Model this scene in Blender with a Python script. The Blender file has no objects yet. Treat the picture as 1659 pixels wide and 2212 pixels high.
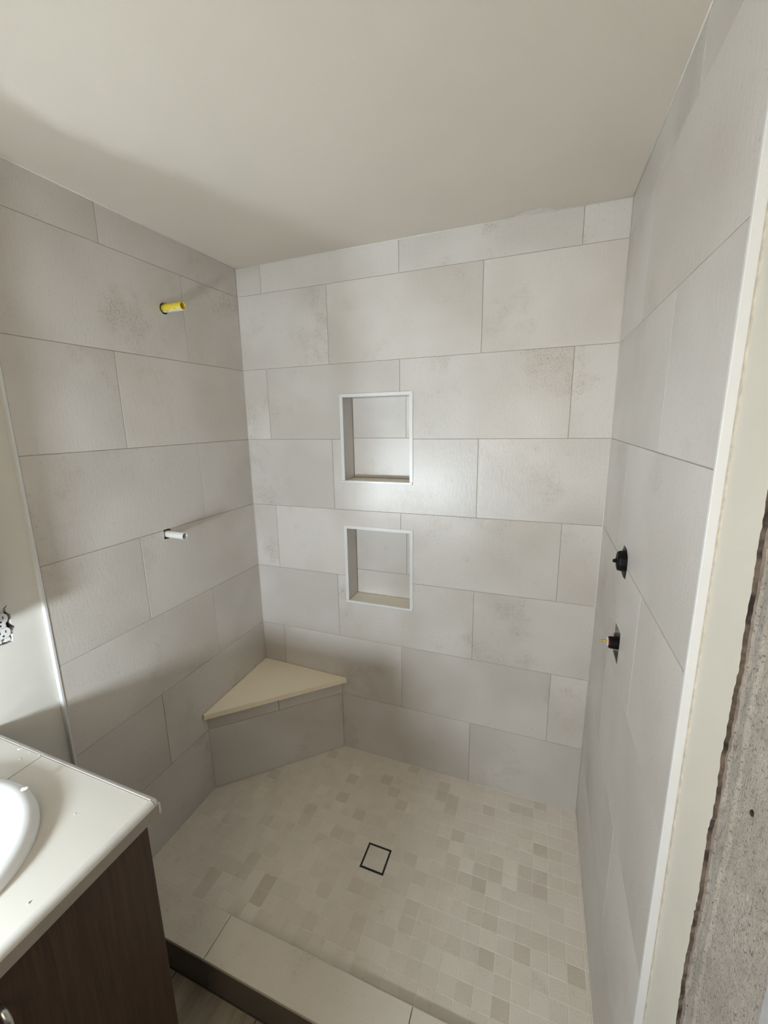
import bpy, bmesh, math, random
from mathutils import Vector, Matrix, noise
random.seed(7)

# ------------------------------------------------------------------ camera
scene = bpy.context.scene
COL = scene.collection
W = 1.498            # clear width of the shower
CEIL = 2.256
FLOOR_B = -0.085     # bathroom floor level (shower floor is 0)
YE = -0.945          # front edge of the tiled walls
REAR = -2.15

cam_data = bpy.data.cameras.new('camera')
cam_data.sensor_fit = 'HORIZONTAL'
cam_data.sensor_width = 36.0
cam_data.lens = 36.0 * 905.72 / 1659.0
cam_data.shift_x = (829.5 - 812.47) / 1659.0
cam_data.shift_y = (1098.47 - 1106.0) / 1659.0
cam_data.clip_start = 0.01
cam = bpy.data.objects.new('camera', cam_data)
COL.objects.link(cam)
_r = Vector((0.9313893, 0.36351257, -0.01930262))
_d = Vector((0.05681767, -0.1975442, -0.97864602))
_f = Vector((-0.35956325, 0.9104037, -0.2046445))
cam.matrix_world = Matrix(((_r.x, -_d.x, -_f.x, 1.2798), (_r.y, -_d.y, -_f.y, -1.6327),
                           (_r.z, -_d.z, -_f.z, 1.6020), (0, 0, 0, 1)))
scene.camera = cam

# ------------------------------------------------------------------ world and large lights
world = bpy.data.worlds.new('world')
scene.world = world
world.use_nodes = True
wbg = world.node_tree.nodes['Background']
wbg.inputs[0].default_value = (0.80, 0.88, 1.0, 1)
wbg.inputs[1].default_value = 1.0

WX0, WX1, WZ0, WZ1 = 0.80, 1.42, 1.05, 1.95      # unseen rear-wall window opening, placed for the fill light
def area_light(name, loc, rot, sx, sy, power, color):
    l = bpy.data.lights.new(name, 'AREA')
    l.shape = 'RECTANGLE'; l.size = sx; l.size_y = sy; l.energy = power; l.color = color
    o = bpy.data.objects.new(name, l); COL.objects.link(o)
    o.location = loc; o.rotation_euler = rot
    return o
# warm fill lights added at the unseen rear window and in the hall
area_light('window_fill', ((WX0 + WX1) / 2, REAR - 0.14, (WZ0 + WZ1) / 2), (math.radians(90), 0, 0),
           WX1 - WX0 + 0.1, WZ1 - WZ0 + 0.1, 11.5, (1.0, 0.82, 0.58))
area_light('hall_fill', (2.75, -1.7, 1.35), (math.radians(90), 0, math.radians(90)),
           1.2, 1.3, 1.6, (1.0, 0.84, 0.62))
LAMP = Vector((0.45, -2.0, 1.06))                # work light standing on the countertop, behind the frame
LAMP_POWER = 19.5

scene.view_settings.view_transform = 'Standard'
scene.view_settings.look = 'None'
scene.view_settings.gamma = 1.0
scene.view_settings.use_curve_mapping = False
scene.view_settings.exposure = -0.14
scene.cycles.max_bounces = 7
scene.cycles.diffuse_bounces = 5
scene.cycles.glossy_bounces = 3
scene.cycles.blur_glossy = 0.0
scene.cycles.sample_clamp_indirect = 0.0
scene.cycles.use_guiding = True
scene.cycles.use_surface_guiding = True
scene.cycles.guiding_training_samples = 16
scene.cycles.transparent_max_bounces = 4
scene.cycles.use_adaptive_sampling = True
scene.cycles.adaptive_threshold = 0.15
scene.cycles.adaptive_min_samples = 12

# ------------------------------------------------------------------ materials
class NT:
    def __init__(s, name):
        s.m = bpy.data.materials.new(name); s.m.use_nodes = True
        s.t = s.m.node_tree; s.n = s.t.nodes; s.l = s.t.links
        s.bsdf = s.n['Principled BSDF']
    def node(s, typ, **kw):
        nd = s.n.new(typ)
        for k, v in kw.items(): setattr(nd, k, v)
        return nd
    def link(s, a, b): s.l.new(a, b)
    def coords(s, per_object=True, scale=(1, 1, 1)):
        tc = s.node('ShaderNodeTexCoord')
        out = tc.outputs['Object']
        if per_object:
            oi = s.node('ShaderNodeObjectInfo')
            mul = s.node('ShaderNodeMath', operation='MULTIPLY'); mul.inputs[1].default_value = 61.7
            s.link(oi.outputs['Random'], mul.inputs[0])
            add = s.node('ShaderNodeVectorMath', operation='ADD')
            s.link(out, add.inputs[0]); s.link(mul.outputs[0], add.inputs[1])
            out = add.outputs[0]
        if scale != (1, 1, 1):
            mp = s.node('ShaderNodeMapping'); mp.inputs['Scale'].default_value = scale
            s.link(out, mp.inputs['Vector']); out = mp.outputs[0]
        return out
    def noise(s, vec, scale, detail=4, rough=0.55, dist=0.0):
        nd = s.node('ShaderNodeTexNoise')
        nd.inputs['Scale'].default_value = scale; nd.inputs['Detail'].default_value = detail
        nd.inputs['Roughness'].default_value = rough; nd.inputs['Distortion'].default_value = dist
        s.link(vec, nd.inputs['Vector'])
        return nd.outputs['Fac']
    def ramp(s, fac, a, b, lo=0.0, hi=1.0):
        mr = s.node('ShaderNodeMapRange', interpolation_type='SMOOTHSTEP')
        mr.inputs['From Min'].default_value = a; mr.inputs['From Max'].default_value = b
        mr.inputs['To Min'].default_value = lo; mr.inputs['To Max'].default_value = hi
        s.link(fac, mr.inputs['Value'])
        return mr.outputs['Result']
    def math(s, op, a, b):
        nd = s.node('ShaderNodeMath', operation=op)
        for i, v in enumerate((a, b)):
            if isinstance(v, (int, float)): nd.inputs[i].default_value = v
            else: s.link(v, nd.inputs[i])
        return nd.outputs[0]
    def mix(s, fac, c1, c2, blend='MIX'):
        nd = s.node('ShaderNodeMix', data_type='RGBA', blend_type=blend)
        for i, v in ((0, fac), (6, c1), (7, c2)):
            if isinstance(v, (int, float)): nd.inputs[i].default_value = v
            elif isinstance(v, tuple): nd.inputs[i].default_value = (*v, 1)
            else: s.link(v, nd.inputs[i])
        return nd.outputs[2]
    def bump(s, h, strength, dist=0.001):
        nd = s.node('ShaderNodeBump')
        nd.inputs['Strength'].default_value = strength; nd.inputs['Distance'].default_value = dist
        s.link(h, nd.inputs['Height']); s.link(nd.outputs[0], s.bsdf.inputs['Normal'])
    def set(s, color=None, rough=None, metal=None, spec=None):
        for key, v in (('Base Color', color), ('Roughness', rough), ('Metallic', metal), ('Specular IOR Level', spec)):
            if v is None: continue
            if isinstance(v, tuple): s.bsdf.inputs[key].default_value = (*v, 1)
            elif isinstance(v, (int, float)): s.bsdf.inputs[key].default_value = v
            else: s.link(v, s.bsdf.inputs[key])

def plain(name, color, rough=0.5, metal=0.0, var=0.06, scale=20.0, bump=0.0, bscale=120.0):
    n = NT(name); v = n.coords(False)
    f = n.noise(v, scale, 2, 0.6)
    dark = tuple(c * (1 - var) for c in color); light = tuple(min(1, c * (1 + var)) for c in color)
    n.set(n.mix(n.ramp(f, 0.3, 0.7), dark, light), rough, metal)
    if bump: n.bump(n.noise(v, bscale, 1, 0.6), bump, 0.001)
    return n.m

def stone(name, light, mid, worn, rough=0.34, use_color=False, tone=1.0, worn_amt=0.8, fine=1.0, thr=0.545):
    """cement-look porcelain: soft clouds, worn pitted patches, fine relief"""
    n = NT(name); v = n.coords(True)
    cloud = n.noise(v, 2.6 * fine, 2, 0.5, 0.0)
    col = n.mix(n.ramp(cloud, 0.34, 0.66), mid, light)
    wm = n.ramp(n.noise(v, 3.4 * fine, 5, 0.68, 0.0), thr, thr + 0.17)
    pit = n.noise(v, 165, 2, 0.6)
    grain = n.ramp(pit, 0.44, 0.66)
    amt = n.math('MULTIPLY', wm, n.math('ADD', n.math('MULTIPLY', grain, 0.75), 0.25))
    col = n.mix(n.math('MULTIPLY', amt, worn_amt), col, worn)
    col = n.mix(n.ramp(pit, 0.665, 0.70, 0, 0.34), col, tuple(c * 0.60 for c in worn))
    if use_color:
        oi = n.node('ShaderNodeObjectInfo')
        col = n.mix(1.0, col, oi.outputs['Color'], 'MULTIPLY')
    if tone != 1.0:
        col = n.mix(1.0, col, (tone, tone * (0.985 if tone < 1 else 1), tone * (0.95 if tone < 1 else 0.99)), 'MULTIPLY')
    n.set(col, rough, spec=0.5)
    mp = n.node('ShaderNodeMapping'); mp.inputs['Scale'].default_value = (1.6, 1.6, 0.5)
    n.link(v, mp.inputs['Vector'])
    wr = n.noise(mp.outputs[0], 75, 3, 0.62)
    n.bump(n.math('ADD', n.math('MULTIPLY', wr, 0.6), n.math('MULTIPLY', pit, -0.25)), 0.42, 0.0026)
    return n.m

M = {}
M['wall_tile'] = stone('wall_tile', (0.620, 0.594, 0.565), (0.540, 0.508, 0.470), (0.430, 0.380, 0.318), use_color=True, worn_amt=0.9, thr=0.535)
MO = ((0.72, 0.67, 0.59), (0.675, 0.625, 0.545), (0.56, 0.50, 0.415))
M['mosaic'] = stone('mosaic', *MO, rough=0.42, use_color=True, fine=2.0)
M['mosaic_far'] = [stone('mosaic_mid', *MO, rough=0.42, fine=6.0), stone('mosaic_dark', *MO, rough=0.42, tone=0.88, fine=6.0),
                   stone('mosaic_pale', *MO, rough=0.42, tone=1.07, fine=6.0)]
M['curb_top'] = stone('curb_top', (0.72, 0.67, 0.58), (0.67, 0.62, 0.535), (0.56, 0.50, 0.41), rough=0.42)
M['curb_face'] = stone('curb_face', (0.150, 0.125, 0.105), (0.125, 0.103, 0.085), (0.10, 0.08, 0.065), rough=0.45)
M['grout'] = plain('grout', (0.37, 0.35, 0.32), 0.9, var=0.12, scale=40, bump=0.2)
M['floor_grout'] = plain('floor_grout', (0.78, 0.73, 0.65), 0.9, var=0.08, scale=40, bump=0.2)
M['dark_grout'] = plain('dark_grout', (0.10, 0.085, 0.07), 0.95, var=0.15, scale=40, bump=0.2)
M['caulk'] = plain('caulk', (0.66, 0.64, 0.60), 0.5, var=0.05)
M['ceiling'] = plain('ceiling_paint', (0.60, 0.552, 0.475), 0.75, var=0.015, scale=3, bump=0.10, bscale=220)
M['paint'] = plain('cream_paint', (0.68, 0.645, 0.56), 0.55, var=0.02, scale=6, bump=0.08, bscale=180)
M['paint_left'] = plain('off_white_paint', (0.69, 0.675, 0.625), 0.5, var=0.03, scale=5, bump=0.08, bscale=160)
M['white_trim'] = plain('white_trim', (0.70, 0.70, 0.70), 0.32, var=0.01)
M['slab'] = plain('cream_quartz', (0.90, 0.81, 0.64), 0.38, var=0.02, scale=160)
M['sill'] = stone('sill_slab', (0.84, 0.78, 0.66), (0.80, 0.74, 0.62), (0.62, 0.55, 0.43), rough=0.35, worn_amt=0.4)
M['black_plastic'] = plain('black_plastic', (0.004, 0.004, 0.004), 0.62, var=0.1)
M['black_plastic'].node_tree.nodes['Principled BSDF'].inputs['Specular IOR Level'].default_value = 0.25
M['black_metal'] = plain('black_metal', (0.006, 0.006, 0.006), 0.4, var=0.1)
M['red'] = plain('red_plastic', (0.42, 0.07, 0.04), 0.4)
M['white_plastic'] = plain('white_plastic', (0.80, 0.80, 0.79), 0.35, var=0.02)
M['brass'] = plain('brass', (0.62, 0.45, 0.16), 0.3, metal=1.0)
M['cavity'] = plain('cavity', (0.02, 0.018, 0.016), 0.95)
M['copper_dark'] = plain('slot_dark', (0.012, 0.011, 0.010), 0.8)
M['steel'] = plain('brushed_steel', (0.55, 0.54, 0.52), 0.3, metal=1.0)
M['porcelain'] = plain('porcelain', (0.80, 0.81, 0.82), 0.08, var=0.01)
M['counter_tile'] = plain('counter_tile', (0.65, 0.625, 0.57), 0.16, var=0.02, scale=4)
M['counter_rod'] = plain('counter_rod', (0.60, 0.585, 0.56), 0.22, var=0.03)
M['counter_edge'] = plain('counter_edge_tile', (0.31, 0.28, 0.245), 0.3, var=0.03)
M['plaster_chip'] = plain('plaster_chip', (0.80, 0.79, 0.75), 0.8)
M['hall_paint'] = plain('hall_paint', (0.70, 0.69, 0.66), 0.7, var=0.02)
M['paper'] = plain('torn_paper', (0.36, 0.31, 0.27), 0.9, var=0.2, scale=60, bump=0.4)
M['torn_edge_shade'] = plain('torn_edge_shade', (0.13, 0.10, 0.08), 0.95, var=0.7, scale=45, bump=0.4)  # torn edge face, coloured dark for the shadowed groove beside it
M['jamb'] = plain('jamb_paint', (0.42, 0.42, 0.43), 0.5)

def wood_mat():
    n = NT('dark_wood'); v = n.coords(False, (60, 60, 2.2))
    g = n.noise(v, 3.0, 7, 0.65, 0.4)
    col = n.mix(n.ramp(g, 0.3, 0.72), (0.036, 0.019, 0.012), (0.075, 0.040, 0.024))
    n.set(col, 0.42); n.bump(g, 0.15, 0.0006); return n.m
M['wood'] = wood_mat()

def plank_mat():
    n = NT('floor_stone'); v = n.coords(True, (26, 2.5, 10))
    g = n.noise(v, 2.0, 7, 0.62, 0.5)
    col = n.mix(n.ramp(g, 0.28, 0.72), (0.30, 0.255, 0.19), (0.42, 0.37, 0.285))
    n.set(col, 0.45); n.bump(g, 0.2, 0.001); return n.m
M['plank'] = plank_mat()

def plaster_mat():
    n = NT('rough_plaster'); v = n.coords(False)
    f = n.noise(v, 14, 6, 0.7, 0.6)
    g = n.noise(v, 260, 4, 0.65)
    col = n.mix(n.ramp(f, 0.3, 0.7), (0.47, 0.415, 0.355), (0.60, 0.545, 0.48))
    col = n.mix(n.ramp(g, 0.55, 0.66, 0, 0.8), col, (0.17, 0.14, 0.115))
    n.set(col, 0.9)
    h = n.math('ADD', n.noise(v, 320, 4, 0.7), n.math('MULTIPLY', n.noise(n.coords(False, (120, 120, 30)), 3, 4, 0.7), 0.8))
    n.bump(h, 1.0, 0.004); return n.m
M['plaster'] = plaster_mat()

def glass_mat():
    n = NT('window_glass')
    tr = n.node('ShaderNodeBsdfTransparent'); gl = n.node('ShaderNodeBsdfGlossy')
    gl.inputs['Roughness'].default_value = 0.02
    mx = n.node('ShaderNodeMixShader'); mx.inputs[0].default_value = 0.06
    n.link(tr.outputs[0], mx.inputs[1]); n.link(gl.outputs[0], mx.inputs[2])
    n.link(mx.outputs[0], n.n['Material Output'].inputs['Surface']); return n.m
M['glass'] = glass_mat()
def mirror_mat():
    n = NT('mirror_glass'); n.set((0.88, 0.89, 0.88), 0.01, 1.0); return n.m
M['mirror'] = mirror_mat()
def lamp_mat():
    n = NT('lamp_glass')
    n.set((0.9, 0.88, 0.82), 0.4)
    n.bsdf.inputs['Emission Color'].default_value = (1, 0.9, 0.75, 1); n.bsdf.inputs['Emission Strength'].default_value = 3.0
    return n.m
M['lamp'] = lamp_mat()

# ------------------------------------------------------------------ mesh helpers
def link(name, me, mat=None, parent=None, loc=None):
    o = bpy.data.objects.new(name, me); COL.objects.link(o)
    if mat is not None:
        for mm in (mat if isinstance(mat, list) else [mat]): me.materials.append(mm)
    if loc is not None: o.location = loc
    if parent is not None: o.parent = parent
    return o
def finish(bm, name, smooth=False, center=True):
    bmesh.ops.recalc_face_normals(bm, faces=bm.faces)
    c = Vector((0, 0, 0))
    if center and bm.verts:
        lo = Vector((min(v.co.x for v in bm.verts), min(v.co.y for v in bm.verts), min(v.co.z for v in bm.verts)))
        hi = Vector((max(v.co.x for v in bm.verts), max(v.co.y for v in bm.verts), max(v.co.z for v in bm.verts)))
        c = (lo + hi) / 2
        bmesh.ops.translate(bm, verts=bm.verts, vec=-c)
    me = bpy.data.meshes.new(name); bm.to_mesh(me); bm.free()
    if smooth: me.shade_smooth()
    return me, c
def put(name, bm, mat, parent=None, smooth=False):
    """bm in world coordinates; parent (if any) sits at some location without rotation"""
    me, c = finish(bm, name, smooth)
    if parent is not None: c = c - parent.location
    return link(name, me, mat, parent, c)
def add_box(bm, x0, x1, y0, y1, z0, z1, bevel=0.0, seg=1):
    r = bmesh.ops.create_cube(bm, size=1.0)
    vs = r['verts']
    for v in vs:
        v.co = Vector(((x0 + x1) / 2 + v.co.x * (x1 - x0), (y0 + y1) / 2 + v.co.y * (y1 - y0), (z0 + z1) / 2 + v.co.z * (z1 - z0)))
    if bevel:
        es = list({e for v in vs for e in v.link_edges})
        bmesh.ops.bevel(bm, geom=es, offset=bevel, segments=seg, affect='EDGES', profile=0.5)
    return bm
def box(x0, x1, y0, y1, z0, z1, bevel=0.0, seg=1):
    return add_box(bmesh.new(), x0, x1, y0, y1, z0, z1, bevel, seg)
def panel(M3, u0, u1, v0, v1, t=0.010, ch=0.0008):
    """chamfered tile; M3(u,v,d) maps face coordinates and depth to the world"""
    bm = bmesh.new()
    ring = lambda i, d: [bm.verts.new(M3(u, v, d)) for u, v in ((u0 + i, v0 + i), (u1 - i, v0 + i), (u1 - i, v1 - i), (u0 + i, v1 - i))]
    a, b, c = ring(ch, 0), ring(0, ch), ring(0, t)
    bm.faces.new(a); bm.faces.new(c[::-1])
    for p, q in ((a, b), (b, c)):
        for i in range(4): bm.faces.new((p[i], p[(i + 1) % 4], q[(i + 1) % 4], q[i]))
    return bm
def prism(M3, poly, d0, d1):
    bm = bmesh.new()
    a = [bm.verts.new(M3(u, v, d0)) for u, v in poly]; b = [bm.verts.new(M3(u, v, d1)) for u, v in poly]
    bm.faces.new(a); bm.faces.new(b[::-1])
    n = len(poly)
    for i in range(n): bm.faces.new((a[i], a[(i + 1) % n], b[(i + 1) % n], b[i]))
    return bm
def cyl(p0, p1, r0, r1=None, seg=24, caps=True):
    r1 = r0 if r1 is None else r1
    bm = bmesh.new(); p0 = Vector(p0); p1 = Vector(p1); ax = (p1 - p0).normalized()
    s = ax.orthogonal().normalized(); t = ax.cross(s)
    ra = [bm.verts.new(p0 + (s * math.cos(2 * math.pi * i / seg) + t * math.sin(2 * math.pi * i / seg)) * r0) for i in range(seg)]
    rb = [bm.verts.new(p1 + (s * math.cos(2 * math.pi * i / seg) + t * math.sin(2 * math.pi * i / seg)) * r1) for i in range(seg)]
    for i in range(seg): bm.faces.new((ra[i], ra[(i + 1) % seg], rb[(i + 1) % seg], rb[i]))
    if caps: bm.faces.new(ra[::-1]); bm.faces.new(rb)
    return bm
def lathe(p0, ax, prof, seg=28):
    """prof: list of (distance along ax, radius)"""
    bm = bmesh.new(); p0 = Vector(p0); ax = Vector(ax).normalized()
    s = ax.orthogonal().normalized(); t = ax.cross(s); rings = []
    for d, r in prof:
        if r < 1e-6: rings.append([bm.verts.new(p0 + ax * d)] * seg)
        else: rings.append([bm.verts.new(p0 + ax * d + (s * math.cos(2 * math.pi * i / seg) + t * math.sin(2 * math.pi * i / seg)) * r) for i in range(seg)])
    for a, b in zip(rings, rings[1:]):
        for i in range(seg):
            vs = []
            for v in (a[i], a[(i + 1) % seg], b[(i + 1) % seg], b[i]):
                if v not in vs: vs.append(v)
            if len(vs) > 2: bm.faces.new(vs)
    return bm
def sweep(pts, r, seg=10):
    bm = bmesh.new(); pts = [Vector(p) for p in pts]; rings = []
    up = Vector((0.31, 0.17, 0.93))
    for i, p in enumerate(pts):
        d = (pts[min(i + 1, len(pts) - 1)] - pts[max(i - 1, 0)]).normalized()
        s = d.cross(up).normalized(); t = d.cross(s)
        rings.append([bm.verts.new(p + (s * math.cos(2 * math.pi * k / seg) + t * math.sin(2 * math.pi * k / seg)) * r) for k in range(seg)])
    for a, b in zip(rings, rings[1:]):
        for k in range(seg): bm.faces.new((a[k], a[(k + 1) % seg], b[(k + 1) % seg], b[k]))
    bm.faces.new(rings[0][::-1]); bm.faces.new(rings[-1])
    return bm
def bm_object(bm):
    me = bpy.data.meshes.new('cutter'); bmesh.ops.recalc_face_normals(bm, faces=bm.faces); bm.to_mesh(me); bm.free()
    o = bpy.data.objects.new('cutter', me); COL.objects.link(o); return o
def cut(bm, cutters):
    """bm minus the cutters (bmesh copies stay usable), all in world coordinates"""
    o = bm_object(bm); cs = [bm_object(c.copy()) for c in cutters]
    for c in cs:
        md = o.modifiers.new('cut', 'BOOLEAN'); md.operation = 'DIFFERENCE'; md.object = c; md.solver = 'EXACT'
    dg = bpy.context.evaluated_depsgraph_get(); dg.update()
    ev = o.evaluated_get(dg); me = ev.to_mesh()
    out = bmesh.new(); out.from_mesh(me); ev.to_mesh_clear()
    for x in [o] + cs:
        m_ = x.data; bpy.data.objects.remove(x); bpy.data.meshes.remove(m_)
    return out
def bounds(bm):
    return [(min(v.co[i] for v in bm.verts), max(v.co[i] for v in bm.verts)) for i in range(3)]
def hits(b1, b2): return all(a[0] < b[1] and b[0] < a[1] for a, b in zip(b1, b2))
def cut_if(bm, cutters):
    b = bounds(bm); cs = [c for c in cutters if hits(b, bounds(c))]
    return cut(bm, cs) if cs else bm
def struct(o): o['kind'] = 'structure'; return o
def thing(name, label, cat, loc, group=None):
    o = bpy.data.objects.new(name, None); COL.objects.link(o); o.location = loc; o.empty_display_size = 0.05
    return tag(o, label, cat, group)
def tag(o, label, cat, group=None):
    o['label'] = label; o['category'] = cat
    if group: o['group'] = group
    return o

back = lambda u, v, d: Vector((u, d, v))
left = lambda u, v, d: Vector((-d, u, v))
right = lambda u, v, d: Vector((W + d, u, v))
flat = lambda u, v, d: Vector((u, v, -d))

# ------------------------------------------------------------------ openings
NX0, NX1 = 0.494, 0.785
NICHES = [(1.352, 1.700), (0.797, 1.137)]
ND = 0.096
niche_cut = [box(NX0 - 0.006, NX1 + 0.006, -0.05, ND + 0.012, a - 0.010, b + 0.006) for a, b in NICHES]
H1 = [(-0.405, 1.268), (-0.436, 1.267), (-0.459, 1.254), (-0.464, 1.236), (-0.464, 1.210), (-0.457, 1.191), (-0.426, 1.187),
      (-0.395, 1.191), (-0.376, 1.208), (-0.372, 1.232), (-0.383, 1.257)]
H2 = [(-0.391, 1.044), (-0.420, 1.045), (-0.472, 1.047), (-0.474, 1.017), (-0.470, 0.976), (-0.469, 0.955), (-0.391, 0.956), (-0.387, 1.0)]
valve_cut = [prism(right, H1, -0.03, 0.09), prism(right, H2, -0.03, 0.09)]
circ = lambda cy, cz, r, n=20: [(cy + r * math.cos(2 * math.pi * i / n), cz + r * math.sin(2 * math.pi * i / n)) for i in range(n)]
pipe_cut = [prism(left, circ(-0.408, 2.007, 0.0185), -0.03, 0.09),
            prism(left, [(-0.528, 1.188), (-0.496, 1.186), (-0.494, 1.2235), (-0.527, 1.2235)], -0.03, 0.09)]

# ------------------------------------------------------------------ setting: walls, floors, ceiling
J = [CEIL + 0.004, 2.1425, 1.8355, 1.5285, 1.2215, 0.9145, 0.6075, 0.3005, -0.004]
G = 0.0008   # half grout joint
wall_back = struct(put('wall_back', cut(box(-0.16, W + 0.16, 0.0022, 0.17, -0.2, CEIL + 0.06), niche_cut), M['grout']))
wall_left = struct(put('wall_left', cut(box(-0.16, -0.0022, YE, 0.0022, -0.2, CEIL + 0.06), pipe_cut), M['grout']))
wall_right = struct(put('wall_right', cut(box(W + 0.0022, W + 0.16, YE, 0.0022, -0.2, CEIL + 0.06), valve_cut), M['grout']))
def tiles(parent, fn, mat, rows, cutters):
    for k, us in rows:
        for a, b in zip(us, us[1:]):
            lo, hi = min(a, b), max(a, b)
            off = random.uniform(0, 0.0006)
            fo = lambda u, v, d, off=off: fn(u, v, d + off)
            bm = panel(fo, lo + G, hi - G, J[k + 1] + G, J[k] - G)
            o = put('tile', cut_if(bm, cutters), mat, parent)
            t = random.uniform(0.965, 1.03); w_ = random.uniform(-0.006, 0.007)
            o.color = (t + w_, t, t - w_ * 1.3, 1)
E1, E2 = [0.0005, 0.126, 0.745, 1.3645, W - 0.0005], [0.0005, 0.437, 1.056, W - 0.0005]
tiles(wall_back, back, M['wall_tile'], [(k, E1 if k % 2 == 0 else E2) for k in range(8)], niche_cut)
tiles(wall_left, left, M['wall_tile'], [(k, [0, -0.626, YE] if k % 2 == 0 else [0, -0.316, YE]) for k in range(8)], pipe_cut)
tiles(wall_right, right, M['wall_tile'], [(k, [0, -0.634, YE] if k % 2 == 0 else [0, -0.323, YE]) for k in range(8)], valve_cut)
# caulk in the corners
def bead(parent, pts, r=0.0016):
    put('caulk_bead', sweep(pts, r, 8), M['caulk'], parent, True)
bead(wall_back, [(0.0006, -0.0006, 0.0), (0.0006, -0.0006, CEIL)], 0.0012)
bead(wall_back, [(W - 0.0008, -0.0008, 0.0), (W - 0.0008, -0.0008, CEIL)], 0.0018)
bead(wall_back, [(x, -0.001, CEIL - 0.0006) for x in (0.0, W)], 0.0020)
bead(wall_left, [(0.0008, y, CEIL - 0.0004) for y in (0.0, YE)], 0.0013)
bead(wall_right, [(W - 0.001, y, CEIL - 0.0006) for y in (0.0, YE)], 0.0018)

# painted drywall beyond the tile, left: a torn hole shows the outlet
OC = Vector((-0.012, -1.052, 1.094))
hole = []
for y, z in [(-1.034, 1.136), (-1.028, 1.146), (-1.036, 1.142), (-1.041, 1.136), (-1.066, 1.140), (-1.078, 1.137), (-1.079, 1.052), (-1.070, 1.046),
             (-1.052, 1.042), (-1.033, 1.042), (-1.031, 1.058), (-1.028, 1.066), (-1.033, 1.070), (-1.021, 1.079), (-1.027, 1.087), (-1.029, 1.094), (-1.026, 1.106), (-1.027, 1.118), (-1.034, 1.126)]:
    hole.append((y, z))
ltp = lambda u, v, d: Vector((-0.012 - d, u, v))
dw = cut(box(-0.16, -0.012, REAR - 0.12, YE, -0.2, CEIL + 0.06), [prism(ltp, hole, -0.02, 0.06)])
put('painted_drywall', dw, M['paint_left'], wall_left)

# painted drywall beyond the tile, right: jagged torn edge, then bare rough plaster up to the door jamb
def edge_y(z, amp=1.0, ph=0.0):
    n = noise.fractal(Vector((z * 14 + ph, ph, 0.3)), 1.0, 2.1, 5)
    m_ = noise.noise(Vector((z * 120 + ph, 7.7, ph)))
    return -1.063 + amp * (0.0055 * n + 0.0026 * m_)
def strip(x0, x1, amp, ph, extra, z0, z1, y0):
    bm = bmesh.new(); prev = None; z = z0
    while z <= z1 + 1e-6:
        ye = edge_y(z, amp, ph) + extra
        cur = [bm.verts.new((x0, y0, z)), bm.verts.new((x0, ye, z)), bm.verts.new((x1, ye + 0.0015, z)), bm.verts.new((x1, y0, z))]
        if prev:
            for i in range(4):
                f = bm.faces.new((prev[i], prev[(i + 1) % 4], cur[(i + 1) % 4], cur[i]))
                if i == 1: f.material_index = 1
        else: bm.faces.new(cur)
        prev = cur; z += 0.004
    bm.faces.new(prev[::-1])
    return bm
put('painted_drywall', strip(W + 0.012, W + 0.0185, 1.0, 0.0, 0.0, -0.08, CEIL - 0.002, YE - 0.001), [M['paint'], M['torn_edge_shade']], wall_right)
put('torn_paper', strip(W + 0.0175, W + 0.022, 1.0, 0.0, 0.0008, -0.08, CEIL - 0.002, YE - 0.002), M['paper'], wall_right)
DOOR_Y = -1.212
def plaster_patch():
    bm = bmesh.new(); ny, nz = 58, 620
    y0, y1, z0, z1 = -1.045, DOOR_Y, FLOOR_B, CEIL
    grid = []
    for j in range(nz + 1):
        z = z0 + (z1 - z0) * j / nz; row = []; ed = edge_y(z) - 0.004
        for i in range(ny + 1):
            y = y0 + (y1 - y0) * i / ny
            p = Vector((y * 30 + z * 12, z * 16, 1.0))
            h = 0.0016 * noise.fractal(p, 0.9, 2.2, 5)
            h += 0.0010 * noise.noise(Vector((y * 170 + z * 60, z * 60, 5.0)))
            ridge = -1.094 + 0.004 * noise.noise(Vector((z * 5, 2.0, 0))) + 0.0015 * noise.noise(Vector((z * 40, 3.0, 0)))
            h += 0.0030 * math.exp(-((y - ridge) / 0.0035) ** 2)
            h -= 0.0022 * math.exp(-((y - ridge + 0.007) / 0.0016) ** 2) * (0.5 + 0.5 * noise.noise(Vector((z * 9, 8.0, 0))))
            gap = (y - ed) / 0.0045
            h -= 0.014 * max(0.0, math.exp(-gap * gap)) * (0.6 + 0.8 * noise.noise(Vector((z * 22, 11.0, 0))))
            row.append(bm.verts.new((W + 0.0185 - h, y, z)))
        grid.append(row)
    for j in range(nz):
        for i in range(ny):
            bm.faces.new((grid[j][i], grid[j][i + 1], grid[j + 1][i + 1], grid[j + 1][i]))
    return bm
put('rough_plaster', plaster_patch(), M['plaster'], wall_right, True)
put('stud_wall', box(W + 0.045, W + 0.16, DOOR_Y + 0.004, YE, -0.2, CEIL + 0.06), M['plaster'], wall_right)
# nail pops in the plaster
for (y, z) in ((-1.148, 1.085), (-1.195, 1.085), (-1.185, 1.175)):
    put('nail_dimple', lathe((W + 0.0205, y, z), (-1, 0, 0), [(0, 0.0075), (0.0022, 0.0066), (0.0028, 0.0052), (0.0018, 0.0040), (0.0018, 0)], 14), M['paper'], wall_right, True)
put('nail_hole', lathe((W + 0.021, -1.133, 1.175), (-1, 0, 0), [(0, 0.0034), (0.0038, 0.0032), (0.0042, 0.0022), (0.0042, 0)], 12), M['cavity'], wall_right)
put('jamb_gap_shade', box(W + 0.026, W + 0.15, DOOR_Y - 0.0105, DOOR_Y + 0.0035, FLOOR_B, 2.015), M['cavity'], wall_right)  # dark filler box standing in for the shadow in the jamb gap
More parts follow.
